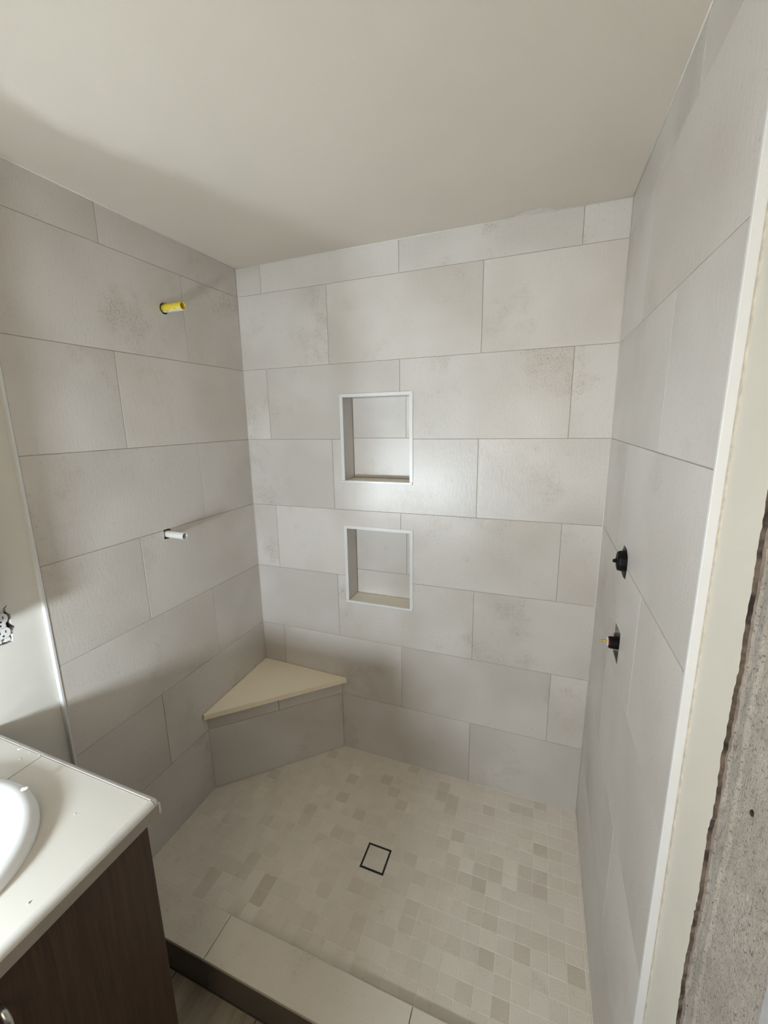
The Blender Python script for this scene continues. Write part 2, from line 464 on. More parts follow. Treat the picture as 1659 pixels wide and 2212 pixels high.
# caulk smear between the edge profile and the painted drywall
def caulk_strip():
    bm = bmesh.new(); prev = None; z = 0.03
    while z < CEIL:
        w = 0.0045 + 0.0022 * noise.noise(Vector((z * 18, 1.5, 0))) + 0.0012 * noise.noise(Vector((z * 70, 4.5, 0)))
        cur = [bm.verts.new((W + 0.0128, YE - 0.006, z)), bm.verts.new((W + 0.0098, YE - 0.0085, z)), bm.verts.new((W + 0.0122, YE - 0.0085 - w, z))]
        if prev:
            for i in range(2): bm.faces.new((prev[i], prev[i + 1], cur[i + 1], cur[i]))
        prev = cur; z += 0.006
    return bm
M['caulk_tan'] = plain('tan_caulk', (0.60, 0.53, 0.43), 0.7, var=0.15, scale=50, bump=0.3)
put('caulk_smear', caulk_strip(), M['caulk_tan'], wall_right, True)

trim_1 = struct(put('trim_1', box(W - 0.0022, W + 0.0128, YE - 0.0075, YE - 0.0002, 0.0, CEIL - 0.001, 0.0012, 2), M['white_trim']))
trim_2 = struct(put('trim_2', box(-0.0122, 0.0022, YE - 0.0075, YE - 0.0002, -0.08, CEIL - 0.001, 0.0012, 2), M['white_trim']))

ceiling = struct(put('ceiling', box(-0.16, W + 0.012, REAR - 0.12, 0.17, CEIL, CEIL + 0.12), M['ceiling']))
smear = bmesh.new()
cs = [smear.verts.new((1.215, -0.0015, CEIL - 0.0012))]
for i in range(15):
    a = math.pi * i / 14
    cs.append(smear.verts.new((1.215 + 0.062 * math.cos(a), -0.0015 - 0.040 * math.sin(a) * (0.8 + 0.3 * noise.noise(Vector((i * .6, 0, 0)))), CEIL - 0.0005)))
for i in range(1, 15): smear.faces.new((cs[0], cs[i], cs[i + 1]))
put('caulk_smear', smear, M['caulk'], ceiling, True)

# unseen rear wall, its window added for fill
wr = cut(box(-0.16, W + 0.16, REAR - 0.12, REAR, -0.2, CEIL + 0.06), [box(WX0, WX1, REAR - 0.3, REAR + 0.1, WZ0, WZ1)])
wall_rear = struct(put('wall_rear', wr, M['paint_left']))
win = bmesh.new()
for a in ((WX0, WX0 + 0.035, WZ0, WZ1), (WX1 - 0.035, WX1, WZ0, WZ1), (WX0, WX1, WZ0, WZ0 + 0.035), (WX0, WX1, WZ1 - 0.035, WZ1)):
    add_box(win, a[0], a[1], REAR - 0.09, REAR - 0.04, a[2], a[3])
added_window_1 = struct(put('added_window_1', win, M['white_trim']))
put('added_window_pane', box(WX0 + 0.03, WX1 - 0.03, REAR - 0.067, REAR - 0.063, WZ0 + 0.03, WZ1 - 0.03), M['glass'], added_window_1)
put('added_window_sill', box(WX0 - 0.02, WX1 + 0.02, REAR - 0.04, REAR + 0.02, WZ0 - 0.02, WZ0, 0.003), M['white_trim'], added_window_1)

# doorway on the right and a short hall beyond
wall_door = struct(put('wall_door', box(W + 0.02, W + 0.16, REAR, DOOR_Y + 0.004, 2.02, CEIL + 0.06), M['paint']))
jm = bmesh.new()
add_box(jm, W + 0.010, W + 0.17, DOOR_Y - 0.030, DOOR_Y - 0.011, FLOOR_B, 2.02, 0.002)
add_box(jm, W + 0.010, W + 0.17, REAR + 0.001, REAR + 0.02, FLOOR_B, 2.02, 0.002)
add_box(jm, W + 0.010, W + 0.17, REAR + 0.02, DOOR_Y - 0.030, 2.0, 2.019, 0.002)
struct(put('trim_3', jm, M['jamb']))
hb = box(W + 0.16, 2.9, -2.9, -0.4, FLOOR_B - 0.1, CEIL)
bmesh.ops.delete(hb, geom=[f for f in hb.faces if f.normal.x < -0.9 or f.normal.z < -0.9], context='FACES')
struct(put('wall_hall', hb, M['hall_paint']))
struct(put('wall_stub', box(W + 0.158, W + 0.161, -2.9, REAR - 0.0, -0.2, CEIL), M['hall_paint']))

# floors
floor = struct(put('floor', box(-0.16, 2.9, -2.9, YE + 0.05, FLOOR_B - 0.1, FLOOR_B - 0.0018), M['dark_grout']))
fl = lambda u, v, d: Vector((u, v, FLOOR_B - d))
xs = [-0.005, 0.300, 0.605, 0.910, 1.215, 1.520]
ysets = [[YE, -1.30, -1.91, REAR], [YE, -1.55, REAR]]
for i, (a, b) in enumerate(zip(xs, xs[1:])):
    ys = ysets[i % 2]
    for c, d in zip(ys, ys[1:]):
        put('floor_tile', panel(fl, a + 0.0018, b - 0.0018, d + 0.0018, c - 0.0018, 0.008), M['plank'], floor)

shower_floor = struct(put('floor_shower', box(0.0, W, -0.86, 0.0, -0.19, -0.0010), M['floor_grout']))
DR = (0.743, 0.836, -0.5125, -0.415)         # drain
gx = [0.003] + sorted(x for x in (1.4865 - 0.0502 * k for k in range(40)) if x > 0.01) + [W - 0.002]
gy = [-0.003] + [-0.042 - 0.0507 * k for k in range(16)] + [-0.827]
def bench_side(x, y):                          # >0 in front of the bench face
    return (x / 0.439 + (-y) / 0.428) - 1.0
def to_px(p):
    d = Vector(p) - Vector((1.2798, -1.6327, 1.6020)); w = d.dot(_f)
    return 812.47 + 905.72 * d.dot(_r) / w, 1098.47 + 905.72 * d.dot(_d) / w
def from_px(u, v):
    d = _r * ((u - 812.47) / 905.72) + _d * ((v - 1098.47) / 905.72) + _f
    t = -1.6020 / d.z
    return 1.2798 + t * d.x, -1.6327 + t * d.y
def cell(x, y):
    i = next((i for i in range(len(gx) - 1) if gx[i] <= x < gx[i + 1]), None)
    j = next((j for j in range(len(gy) - 1) if gy[j] >= y > gy[j + 1]), None)
    return (i, j)
TONE = {}
def mark(ox, oy, s, pts, t):
    for a, b in pts: TONE[cell(*from_px(ox + a / s, oy + b / s))] = t
mark(780, 1750, 3.072, [(1090, 405), (1190, 440), (1090, 510), (1080, 815), (1180, 860), (640, 180), (795, 395), (885, 450), (670, 1170), (175, 500), (330, 335), (290, 765), (890, 370), (755, 700), (850, 745), (680, 465)], 0.90)
mark(780, 1750, 3.072, [(1420, 1085), (910, 1310), (1060, 950), (1190, 525), (1190, 265), (775, 500), (820, 985)], 0.80)
mark(780, 1750, 3.072, [(700, 370), (840, 855), (985, 380), (985, 480), (1095, 225), (630, 260)], 1.10)
mark(330, 1750, 3.318, [(410, 460), (720, 340), (480, 360), (560, 390), (350, 550), (1320, 180), (660, 415), (1130, 800), (1480, 500)], 0.88)
mark(330, 1750, 3.318, [(815, 515), (755, 620)], 0.74)
mark(330, 1750, 3.318, [(1150, 310), (1100, 400), (1260, 140)], 1.10)
mark(400, 1380, 3.318, [(640, 965), (1200, 1005), (1450, 1005), (1090, 1415), (1550, 1195), (1240, 1290), (860, 1315), (1120, 1140), (1060, 820), (1480, 1095)], 0.88)
mark(400, 1380, 3.318, [(900, 1230)], 0.74)
mark(400, 1380, 3.318, [(540, 1085), (240, 1240), (960, 1110), (1090, 1215), (1230, 940)], 1.08)
mark(850, 1480, 3.318, [(360, 720), (430, 815), (415, 900), (65, 870), (965, 895), (870, 870), (1055, 860), (690, 900), (465, 1080), (150, 600)], 0.87)
mark(850, 1480, 3.318, [(345, 795)], 0.80)
mark(850, 1480, 3.318, [(140, 890), (440, 1180), (520, 1310), (950, 1130)], 1.10)
cells = []
for i in range(len(gx) - 1):
    for j in range(len(gy) - 1):
        x0, x1, y1, y0 = gx[i] + 0.0009, gx[i + 1] - 0.0009, gy[j] - 0.0009, gy[j + 1] + 0.0009
        if x1 - x0 < 0.003 or bench_side(x1, y0) < 0.012: continue
        rects = [(x0, x1, y0, y1)]
        if x0 < DR[1] and x1 > DR[0] and y0 < DR[3] and y1 > DR[2]:      # cut around the drain
            rects = []
            if x0 < DR[0]: rects.append((x0, DR[0], y0, y1))
            if x1 > DR[1]: rects.append((DR[1], x1, y0, y1))
            a, b = max(x0, DR[0]), min(x1, DR[1])
            if y0 < DR[2]: rects.append((a, b, y0, DR[2]))
            if y1 > DR[3]: rects.append((a, b, DR[3], y1))
            rects = [r for r in rects if r[1] - r[0] > 0.004 and r[3] - r[2] > 0.004][:2]
        tone = TONE.get((i, j))
        if tone is None:
            tone = random.choice([0.95, 0.97, 0.99, 1.0, 1.0, 1.02, 1.03, 1.04])
        for r in rects:
            cx, cy = (r[0] + r[1]) / 2, (r[2] + r[3]) / 2
            dist = (cx - 1.28) ** 2 + (cy + 1.63) ** 2
            ps = [to_px((x, y, 0)) for x, y in ((r[0], r[2]), (r[1], r[2]), (r[1], r[3]), (r[0], r[3]))]
            area = abs(sum(ps[k][0] * ps[(k + 1) % 4][1] - ps[(k + 1) % 4][0] * ps[k][1] for k in range(4))) / 2
            if min(p[1] for p in ps) > 2212: area *= 0.3
            if cx < 0.30 and cy < -0.72: area *= 0.4        # behind the vanity
            cells.append((area, r, tone, bench_side(r[1], r[2]) > 0 and bench_side(r[0], r[3]) < 0.0))
cells.sort(key=lambda c: -c[0])
def warm(t):
    t = 1 + (t - 1) * 0.85; k = max(0.0, 1 - t) * 0.22 + random.uniform(-0.008, 0.008)
    return (t + k * 0.6, t, t - k, 1)
mesh_cache = {}
bench_cut = prism(flat, [(-0.05, -0.4767 - 0.05 * 0.975 + 0.0488), (0.49, 0.05), (-0.05, 0.05)], -0.05, 0.05)
far = bmesh.new()
for n_, (area, r, tone, at_bench) in enumerate(cells):
    if at_bench:
        bm = cut(panel(flat, r[0], r[1], r[2], r[3], 0.007, 0.0006), [prism(flat, [(-0.1, -0.428 - 0.1 * 0.975 - 0.0), (0.439 + 0.1, 0.0975), (-0.1, 0.0975)], -0.05, 0.05)])
        if not bm.verts: bm.free(); continue
        if n_ < 300:
            o = put('mosaic_tile', bm, M['mosaic'], shower_floor); o.color = warm(tone)
            continue
        me = bpy.data.meshes.new('tmp'); bm.to_mesh(me); bm.free(); s0 = len(far.faces); far.from_mesh(me); bpy.data.meshes.remove(me)
    elif n_ < 300:
        w, h = round(r[1] - r[0], 4), round(r[3] - r[2], 4)
        if (w, h) not in mesh_cache:
            me, _c = finish(panel(flat, -w / 2, w / 2, -h / 2, h / 2, 0.007, 0.0006), 'mosaic_tile', center=False)
            me.materials.append(M['mosaic']); mesh_cache[(w, h)] = me
        o = link('mosaic_tile', mesh_cache[(w, h)], None, shower_floor,
                 Vector(((r[0] + r[1]) / 2, (r[2] + r[3]) / 2, random.uniform(-0.0003, 0.0001))) - shower_floor.location)
        o.color = warm(tone)
        continue
    else:
        b2 = panel(flat, r[0], r[1], r[2], r[3], 0.007, 0.0006)
        me = bpy.data.meshes.new('tmp'); b2.to_mesh(me); b2.free(); s0 = len(far.faces); far.from_mesh(me); bpy.data.meshes.remove(me)
    far.faces.ensure_lookup_table()
    slot = 1 if tone < 0.93 else (2 if tone > 1.06 else 0)
    for f in far.faces[s0:]: f.material_index = slot
o = put('mosaic_field', far, list(M['mosaic_far']), shower_floor); o['kind'] = 'stuff'

# ------------------------------------------------------------------ shower curb
curb = thing('shower_curb', 'low shower curb with pale stone top and dark brown face below the shower floor edge', 'curb', (0.75, -0.886, FLOOR_B))
put('core', box(0.0, W, YE + 0.009, -0.836, FLOOR_B, 0.034), M['dark_grout'], curb)
cx = [0.001, 0.429, 1.040, W - 0.001]
ct = lambda u, v, d: Vector((u, v, 0.045 - d))
cf = lambda u, v, d: Vector((u, YE + 0.001 + d, v))
ci = lambda u, v, d: Vector((u, -0.8272 - d, v))
for a, b in zip(cx, cx[1:]):
    put('top_slab', panel(ct, a + 0.001, b - 0.001, YE - 0.004, -0.827, 0.010, 0.001), M['curb_top'], curb)
    put('face_tile', panel(cf, a + 0.001, b - 0.001, FLOOR_B + 0.003, 0.030, 0.009, 0.0008), M['curb_face'], curb)
    put('inner_tile', panel(ci, a + 0.001, b - 0.001, 0.001, 0.034, 0.008, 0.0008), M['curb_top'], curb)
put('edge_strip', box(0.001, W - 0.001, YE - 0.0015, YE + 0.008, 0.0305, 0.0348), M['black_metal'], curb)  # black strip added for the shadow under the slab overhang

# ------------------------------------------------------------------ floor drain
drain = thing('floor_drain', 'square black-framed floor drain with tile insert in mosaic shower floor', 'drain', ((DR[0] + DR[1]) / 2, (DR[2] + DR[3]) / 2, 0.0))
fr = bmesh.new(); tw = 0.0062
dx0, dx1, dy0, dy1 = DR[0] + 0.0008, DR[1] - 0.0008, DR[2] + 0.0008, DR[3] - 0.0008
for a in ((dx0, dx1, dy0, dy0 + tw), (dx0, dx1, dy1 - tw, dy1), (dx0, dx0 + tw, dy0 + tw, dy1 - tw), (dx1 - tw, dx1, dy0 + tw, dy1 - tw)):
    add_box(fr, a[0], a[1], a[2], a[3], -0.0009, 0.0012)
put('frame', fr, M['black_metal'], drain)
put('tray', box(dx0 + tw, dx1 - tw, dy0 + tw, dy1 - tw, -0.0009, -0.0002), M['floor_grout'], drain)
mx_, my_ = 0.7905, -0.4625
for a, b in ((dx0 + tw + 0.001, mx_ - 0.0009), (mx_ + 0.0009, dx1 - tw - 0.001)):
    for c, d in ((dy0 + tw + 0.001, my_ - 0.0009), (my_ + 0.0009, dy1 - tw - 0.001)):
        o = put('insert_tile', panel(lambda u, v, d_: Vector((u, v, 0.0008 - d_)), a, b, c, d, 0.0012, 0.0004), M['mosaic'], drain)
        t = random.uniform(0.94, 1.02); o.color = (t, t, t, 1)

# ------------------------------------------------------------------ niches
for k, (z0, z1) in enumerate(NICHES):
    lab = ('upper recessed wall niche with white metal edging on the back shower wall',
           'lower recessed wall niche with white metal edging, below the other niche')[k]
    nt = thing('shower_niche', lab, 'niche', ((NX0 + NX1) / 2, 0.05, z0), 'recessed niches in the back shower wall')
    nb = lambda u, v, d: Vector((u, ND + d, v))
    zj = 1.5285 if k == 0 else 0.9145
    xj = 0.741
    for (a, b, c, d) in ((NX0 + 0.001, xj - 0.001, zj + 0.001, z1), (xj + 0.001, NX1 - 0.001, zj + 0.001, z1), (NX0 + 0.001, NX1 - 0.001, z0 + 0.002, zj - 0.001)):
        put('back_tile', panel(nb, a, b, c, d, 0.010, 0.0008), M['wall_tile'], nt)
    put('backing', box(NX0 - 0.004, NX1 + 0.004, ND + 0.0016, ND + 0.0115, z0 - 0.008, z1 + 0.004), M['grout'], nt)
    for sx in (0, 1):
        ns = (lambda u, v, d: Vector((NX0 - d, u, v))) if sx == 0 else (lambda u, v, d: Vector((NX1 + d, u, v)))
        put('side_tile', panel(ns, 0.004, ND - 0.001, z0 + 0.001, z1, 0.005, 0.0006), M['wall_tile'], nt)
    put('top_tile', panel(lambda u, v, d: Vector((u, v, z1 + d)), NX0, NX1, 0.004, ND - 0.001, 0.005, 0.0006), M['wall_tile'], nt)
    # sill slab runs a little past the side profiles and stands proud of the wall
    put('sill', box(NX0 - 0.017, NX1 + 0.012, -0.006, 0.003, z0 - 0.0095, z0 + 0.0005, 0.0012), M['white_trim'], nt)
    put('sill_slab', box(NX0 + 0.0005, NX1 - 0.0005, 0.003, ND - 0.0005, z0 - 0.0095, z0 + 0.0005), M['sill'], nt)
    tw = 0.0135
    def mitre(poly):
        return prism(lambda u, v, d: Vector((u, d, v)), poly, -0.0035, 0.006)
    g = 0.0004
    put('edge_profile', mitre([(NX0 - tw, z0 + 0.001), (NX0, z0 + 0.001), (NX0, z1 - g), (NX0 - tw, z1 + tw - g)]), M['white_trim'], nt)
    put('edge_profile', mitre([(NX1 + tw, z0 + 0.001), (NX1, z0 + 0.001), (NX1, z1 - g), (NX1 + tw, z1 + tw - g)]), M['white_trim'], nt)
    put('edge_profile', mitre([(NX0 + g, z1), (NX1 - g, z1), (NX1 + tw - g, z1 + tw), (NX0 - tw + g, z1 + tw)]), M['white_trim'], nt)

# ------------------------------------------------------------------ corner bench
bench = thing('corner_bench', 'triangular corner shower bench with cream slab seat and tiled front', 'bench', (0.15, -0.15, 0.0))
A, Bp = Vector((0.439, 0, 0)), Vector((0, -0.428, 0))
fd = (Bp - A).normalized(); fn_ = Vector((0.428, -0.439, 0)).normalized(); flen = (Bp - A).length
bf = lambda u, v, d: A + fd * u - fn_ * d + Vector((0, 0, v))
put('core', prism(flat, [(0.001, -0.001), (0.424, -0.001), (0.001, -0.413)], -0.366, -0.001), M['grout'], bench)
put('tile', panel(bf, 0.002, flen - 0.002, 0.001, 0.2995, 0.009, 0.0008), M['wall_tile'], bench)
put('tile', panel(bf, 0.002, flen * 0.503 - 0.001, 0.3015, 0.366, 0.009, 0.0008), M['wall_tile'], bench)
put('tile', panel(bf, flen * 0.503 + 0.001, flen - 0.002, 0.3015, 0.366, 0.009, 0.0008), M['wall_tile'], bench)
sl = bmesh.new()
top = [(0.001, -0.001, 0.404), (0.462, -0.001, 0.391), (0.466, -0.006, 0.3905), (0.007, -0.4525, 0.3915), (0.001, -0.448, 0.3915)]
ta = [sl.verts.new(p) for p in top]; tb = [sl.verts.new((p[0], p[1], p[2] - 0.0245)) for p in top]
sl.faces.new(ta); sl.faces.new(tb[::-1])
for i in range(5): sl.faces.new((ta[i], ta[(i + 1) % 5], tb[(i + 1) % 5], tb[i]))
bmesh.ops.recalc_face_normals(sl, faces=sl.faces)
bmesh.ops.bevel(sl, geom=[e for e in sl.edges], offset=0.0015, segments=2, affect='EDGES')
put('seat_slab', sl, M['slab'], bench)

# ------------------------------------------------------------------ pipe stubs on the left wall
def tube(p0, p1, r, wall_t, seg=28):
    p0, p1 = Vector(p0), Vector(p1); L = (p1 - p0).length
    return lathe(p0, p1 - p0, [(0, r - wall_t), (0, r), (L - 0.0008, r), (L, r - 0.0008), (L, r - wall_t + 0.0005), (L - 0.001, r - wall_t), (L * 0.4, r - wall_t)], seg)
def pipe_mat(name, base, under, cy):
    n = NT(name)
    tc = n.node('ShaderNodeTexCoord'); v = tc.outputs['Object']
    f = n.noise(v, 90, 5, 0.65)
    sep = n.node('ShaderNodeSeparateXYZ'); n.link(v, sep.inputs[0])
    low = n.math('ADD', n.math('MULTIPLY', sep.outputs['Z'], -55.0), n.math('MULTIPLY', f, 1.6))
    n.set(n.mix(n.ramp(low, cy, cy + 0.15), base, under), 0.5)
    n.bump(f, 0.3, 0.001); return n.m
M['yellow_pipe'] = pipe_mat('yellow_pipe', (0.72, 0.58, 0.06), (0.74, 0.72, 0.66), 1.32)
M['white_pipe'] = pipe_mat('white_pipe', (0.70, 0.69, 0.64), (0.62, 0.63, 0.66), 0.9)
M['yellow_inside'] = plain('yellow_inside', (0.60, 0.36, 0.01), 0.5)
M['pipe_inside'] = plain('pipe_inside', (0.40, 0.35, 0.24), 0.6)
yp = thing('pipe_stub', 'yellow plastic pipe stub sticking out of the upper left tiled wall', 'pipe', (0.0, -0.408, 2.007))
put('pipe', tube((-0.05, -0.4055, 2.0085), (0.083, -0.403, 2.0085), 0.0142, 0.0028), M['yellow_pipe'], yp, True)
put('plug', cyl((-0.04, -0.4055, 2.0085), (0.052, -0.4036, 2.0085), 0.0116), M['yellow_inside'], yp)
wire = [(0.0006, -0.4235, 2.012), (0.004, -0.421, 2.025), (0.008, -0.413, 2.0262), (0.011, -0.4045, 2.0245), (0.006, -0.4145, 2.0245), (0.001, -0.4215, 2.018)]
put('wire_loop', sweep(wire, 0.0006, 6), M['black_metal'], yp)
wp = thing('pipe_stub', 'white plastic pipe stub sticking out midway down the left tiled wall', 'pipe', (0.0, -0.511, 1.204))
put('pipe', tube((-0.05, -0.5115, 1.2065), (0.079, -0.5065, 1.2012), 0.0135, 0.0026), M['white_pipe'], wp, True)
put('plug', cyl((-0.04, -0.5110, 1.2062), (0.055, -0.5075, 1.2022), 0.0110), M['pipe_inside'], wp)

# ------------------------------------------------------------------ shower valves on the right wall
v1 = thing('shower_valve', 'round black plastic valve rough-in with short stem in ragged hole, right wall', 'valve', (W, -0.420, 1.2275))
c1 = Vector((W, -0.418, 1.228))
put('body', lathe(c1 + Vector((0.06, 0, 0)), (-1, 0, 0), [(0, 0), (0, 0.030), (0.055, 0.030), (0.056, 0.0275), (0.069, 0.0270), (0.0745, 0.0245), (0.076, 0.020), (0.076, 0)], 10), M['black_plastic'], v1)
put('stem', lathe(c1 + Vector((-0.015, 0, -0.001)), (-1, 0, 0), [(0, 0), (0, 0.0048), (0.0085, 0.0048), (0.0105, 0.0034), (0.0105, 0)], 12), M['black_plastic'], v1)
put('rib', box(W - 0.0172, W - 0.0155, -0.436, -0.432, 1.208, 1.246), M['black_plastic'], v1)
put('rib', box(W - 0.0172, W - 0.0155, -0.440, -0.400, 1.2262, 1.2290), M['black_plastic'], v1)
c2 = Vector((W, -0.424, 0.995))
v2 = thing('shower_valve', 'black valve cartridge with red ring and brass stem in square wall cutout', 'valve', c2)
put('body', lathe(c2 + Vector((0.07, 0, 0)), (-1, 0, 0), [(0, 0), (0, 0.017), (0.083, 0.0165), (0.087, 0.0150), (0.087, 0)], 20), M['black_plastic'], v2)
put('collar', lathe(c2 + Vector((-0.016, 0, 0.001)), (-1, 0, 0), [(0, 0), (0, 0.0118), (0.0032, 0.0118), (0.0032, 0)], 20), M['red'], v2)
put('washer', lathe(c2 + Vector((-0.0192, 0, 0.001)), (-1, 0, 0), [(0, 0), (0, 0.0128), (0.0012, 0.0128), (0.0012, 0)], 20), M['white_plastic'], v2)
put('stem', lathe(c2 + Vector((-0.0204, 0, 0.0015)), (-1, 0, 0), [(0, 0), (0, 0.0026), (0.002, 0.0036), (0.012, 0.0036), (0.0125, 0.0028), (0.0165, 0.0028), (0.0165, 0)], 8), M['brass'], v2)
put('bracket', box(W + 0.018, W + 0.020, -0.466, -0.384, 0.952, 1.050), M['black_plastic'], v2)
put('clip', box(W - 0.004, W + 0.010, -0.412, -0.404, 0.9745, 0.9805), M['white_plastic'], v2)
for (y0, y1, z0, z1, par) in ((-0.48, -0.35, 1.18, 1.28, v1),):
    put('backing', box(W + 0.070, W + 0.074, y0, y1, z0, z1), M['cavity'], par)

# ------------------------------------------------------------------ wall outlet
out = thing('wall_outlet', 'white duplex wall outlet without cover plate in torn drywall hole', 'outlet', OC)
put('box', box(-0.070, -0.030, -1.078, -1.026, 1.045, 1.142), M['cavity'], out)
put('yoke', box(-0.020, -0.0185, -1.0655, -1.0365, 1.046, 1.142, 0.0004), M['white_plastic'], out)
put('center_bar', box(-0.020, -0.0135, -1.0640, -1.0400, 1.084, 1.1035, 0.001), M['white_plastic'], out)
for zc in (1.1135, 1.0745):
    poly = []
    for i in range(28):
        a = 2 * math.pi * i / 28
        y = 0.0172 * math.cos(a); z = max(-0.0132, min(0.0132, 0.0172 * math.sin(a)))
        poly.append((OC.y + y, zc + z))
    f = put('socket_face', prism(lambda u, v, d: Vector((d, u, v)), poly, -0.019, -0.0085), M['white_plastic'], out)
    for (dy, dz, hy, hz) in ((-0.0065, 0.003, 0.0010, 0.0040), (0.0065, 0.003, 0.0010, 0.0034)):
        s = put('slot', box(-0.0088, -0.0081, OC.y + dy - hy, OC.y + dy + hy, zc + dz - hz, zc + dz + hz), M['copper_dark'], None)
        s.location -= (out.location + f.location); s.parent = f
    s = put('ground_hole', prism(lambda u, v, d: Vector((d, u, v)), circ(OC.y, zc - 0.0075, 0.0024, 12), -0.0088, -0.0081), M['copper_dark'], None)
    s.location -= (out.location + f.location); s.parent = f
put('screw', lathe((-0.0138, OC.y, 1.094), (1, 0, 0), [(0, 0), (0, 0.0028), (0.0012, 0.0022), (0.0012, 0)], 14), M['copper_dark'], out)
put('plaster_ear', box(-0.0185, -0.0165, -1.0475, -1.0345, 1.0455, 1.0555, 0.0008), M['white_plastic'], out)
put('plaster_ear', box(-0.0185, -0.0165, -1.0675, -1.0545, 1.0455, 1.0555, 0.0008), M['white_plastic'], out)
for y_, z_ in ((-1.050, 1.0535), (-1.052, 1.137)):
    put('screw', lathe((-0.0187, y_, z_), (1, 0, 0), [(0, 0), (0, 0.0034), (0.0012, 0.0028), (0.0012, 0)], 14), M['steel'], out)

# ------------------------------------------------------------------ vanity cabinet
VX, VY0, VY1, CT = 0.556, -1.141, -2.11, 0.803
van = thing('vanity_cabinet', 'dark brown wooden vanity cabinet under the cream tiled countertop', 'cabinet', (0.28, -1.58, FLOOR_B))
put('side_panel', box(0.0, VX - 0.020, VY0 - 0.018, VY0, FLOOR_B, CT), M['wood'], van)
put('side_panel', box(0.0, VX - 0.020, VY1, VY1 + 0.018, FLOOR_B, CT), M['wood'], van)
put('bottom_panel', box(0.0, VX - 0.020, VY1 + 0.018, VY0 - 0.018, 0.02, 0.038), M['wood'], van)
put('toe_kick', box(VX - 0.085, VX - 0.07, VY1 + 0.018, VY0 - 0.018, FLOOR_B, 0.02), M['wood'], van)
ff = bmesh.new()
add_box(ff, VX - 0.020, VX - 0.001, VY0 - 0.036, VY0 - 0.0, FLOOR_B, CT)
add_box(ff, VX - 0.020, VX - 0.001, VY1, VY1 + 0.036, FLOOR_B, CT)
add_box(ff, VX - 0.020, VX - 0.001, VY1 + 0.036, VY0 - 0.036, CT - 0.03, CT)
add_box(ff, VX - 0.020, VX - 0.001, VY1 + 0.036, VY0 - 0.036, 0.02, 0.05)
put('face_frame', ff, M['wood'], van)
ym = (VY0 + VY1) / 2
for (a, b, hy) in ((VY0 - 0.0005, ym + 0.0015, -1.412), (ym - 0.0015, VY1 + 0.0005, -1.74)):
    d = put('door', box(VX - 0.001, VX + 0.004, b, a, 0.035, CT - 0.0015, 0.0008), M['wood'], van)
    hx = VX + 0.004
    h = put('handle', sweep([(hx - 0.001, hy, 0.742), (hx + 0.014, hy, 0.741), (hx + 0.022, hy, 0.730), (hx + 0.022, hy, 0.690), (hx + 0.022, hy, 0.650), (hx + 0.014, hy, 0.639), (hx - 0.001, hy, 0.638)], 0.0055, 10), M['steel'], None, True)
    h.location -= (van.location + d.location); h.parent = d

# ------------------------------------------------------------------ countertop and sink
SA, SB, SX, SY = 0.212, 0.190, 0.272, -1.394
ell = lambda k, n=48: [(SX + (SA + k) * math.cos(2 * math.pi * i / n), SY + (SB + k) * math.sin(2 * math.pi * i / n)) for i in range(n)]
sink_cut = [prism(flat, ell(-0.018), -1.0, 0.2)]
cnt = thing('countertop', 'cream tiled countertop with rounded edge trim on the brown vanity', 'countertop', (0.28, -1.58, CT))
CE, CY0, CY1, CZ = 0.578, -1.118, -2.13, 0.840
put('substrate', cut(box(0.0, CE - 0.012, CY1 + 0.012, CY0 - 0.012, CT, CZ - 0.008), sink_cut), M['dark_grout'], cnt)
tp = lambda u, v, d: Vector((u, v, CZ - d))
for (a, b) in ((0.001, 0.2172), (0.2192, CE - 0.0135)):
    for (c, d) in ((-1.606, CY0 - 0.0135), (CY1 + 0.0135, -1.608)):
        put('tile', cut_if(panel(tp, a, b, c, d, 0.008, 0.0008), sink_cut), M['counter_tile'], cnt)
def quarter(p0, p1, inward):
    """rounded edge trim along p0-p1, its curved side away from `inward`"""
    bm = bmesh.new(); p0, p1, inw = Vector(p0), Vector(p1), Vector(inward); rings = []
    for p in (p0, p1):
        rg = [bm.verts.new(p + inw * 0.0125)]
        for i in range(9):
            a = math.pi / 2 * i / 8
            rg.append(bm.verts.new(p + inw * (0.0125 - 0.0125 * math.sin(a)) + Vector((0, 0, -0.0105 + 0.0120 * math.cos(a)))))
        rings.append(rg)
    rings[0][0].co.z -= 0.0105; rings[1][0].co.z -= 0.0105
    n = len(rings[0])
    for i in range(n): bm.faces.new((rings[0][i], rings[0][(i + 1) % n], rings[1][(i + 1) % n], rings[1][i]))
    bm.faces.new(rings[0][::-1]); bm.faces.new(rings[1])
    return bm
put('edge_strip', quarter((0.0, CY0, CZ), (0.2174, CY0, CZ), (0, -1, 0)), M['counter_rod'], cnt)
put('edge_strip', quarter((0.2190, CY0, CZ), (CE - 0.013, CY0, CZ), (0, -1, 0)), M['counter_rod'], cnt)
put('edge_strip', quarter((CE, CY0 - 0.0135, CZ), (CE, CY1, CZ), (-1, 0, 0)), M['counter_rod'], cnt)
cb = bmesh.new(); cg = []
for i in range(7):
    el = math.pi / 2 * i / 6
    cg.append([cb.verts.new((CE - 0.0125 + 0.0125 * math.cos(el) * math.cos(az), CY0 - 0.0125 + 0.0125 * math.cos(el) * math.sin(az), CZ - 0.0105 + 0.0120 * math.sin(el)))
               for az in [math.pi / 2 * k / 6 for k in range(7)]])
for i in range(6):
    for k in range(6): cb.faces.new((cg[i][k], cg[i][k + 1], cg[i + 1][k + 1], cg[i + 1][k]))
bmesh.ops.remove_doubles(cb, verts=cb.verts, dist=1e-6)
put('corner_cap', cb, M['counter_rod'], cnt, True)
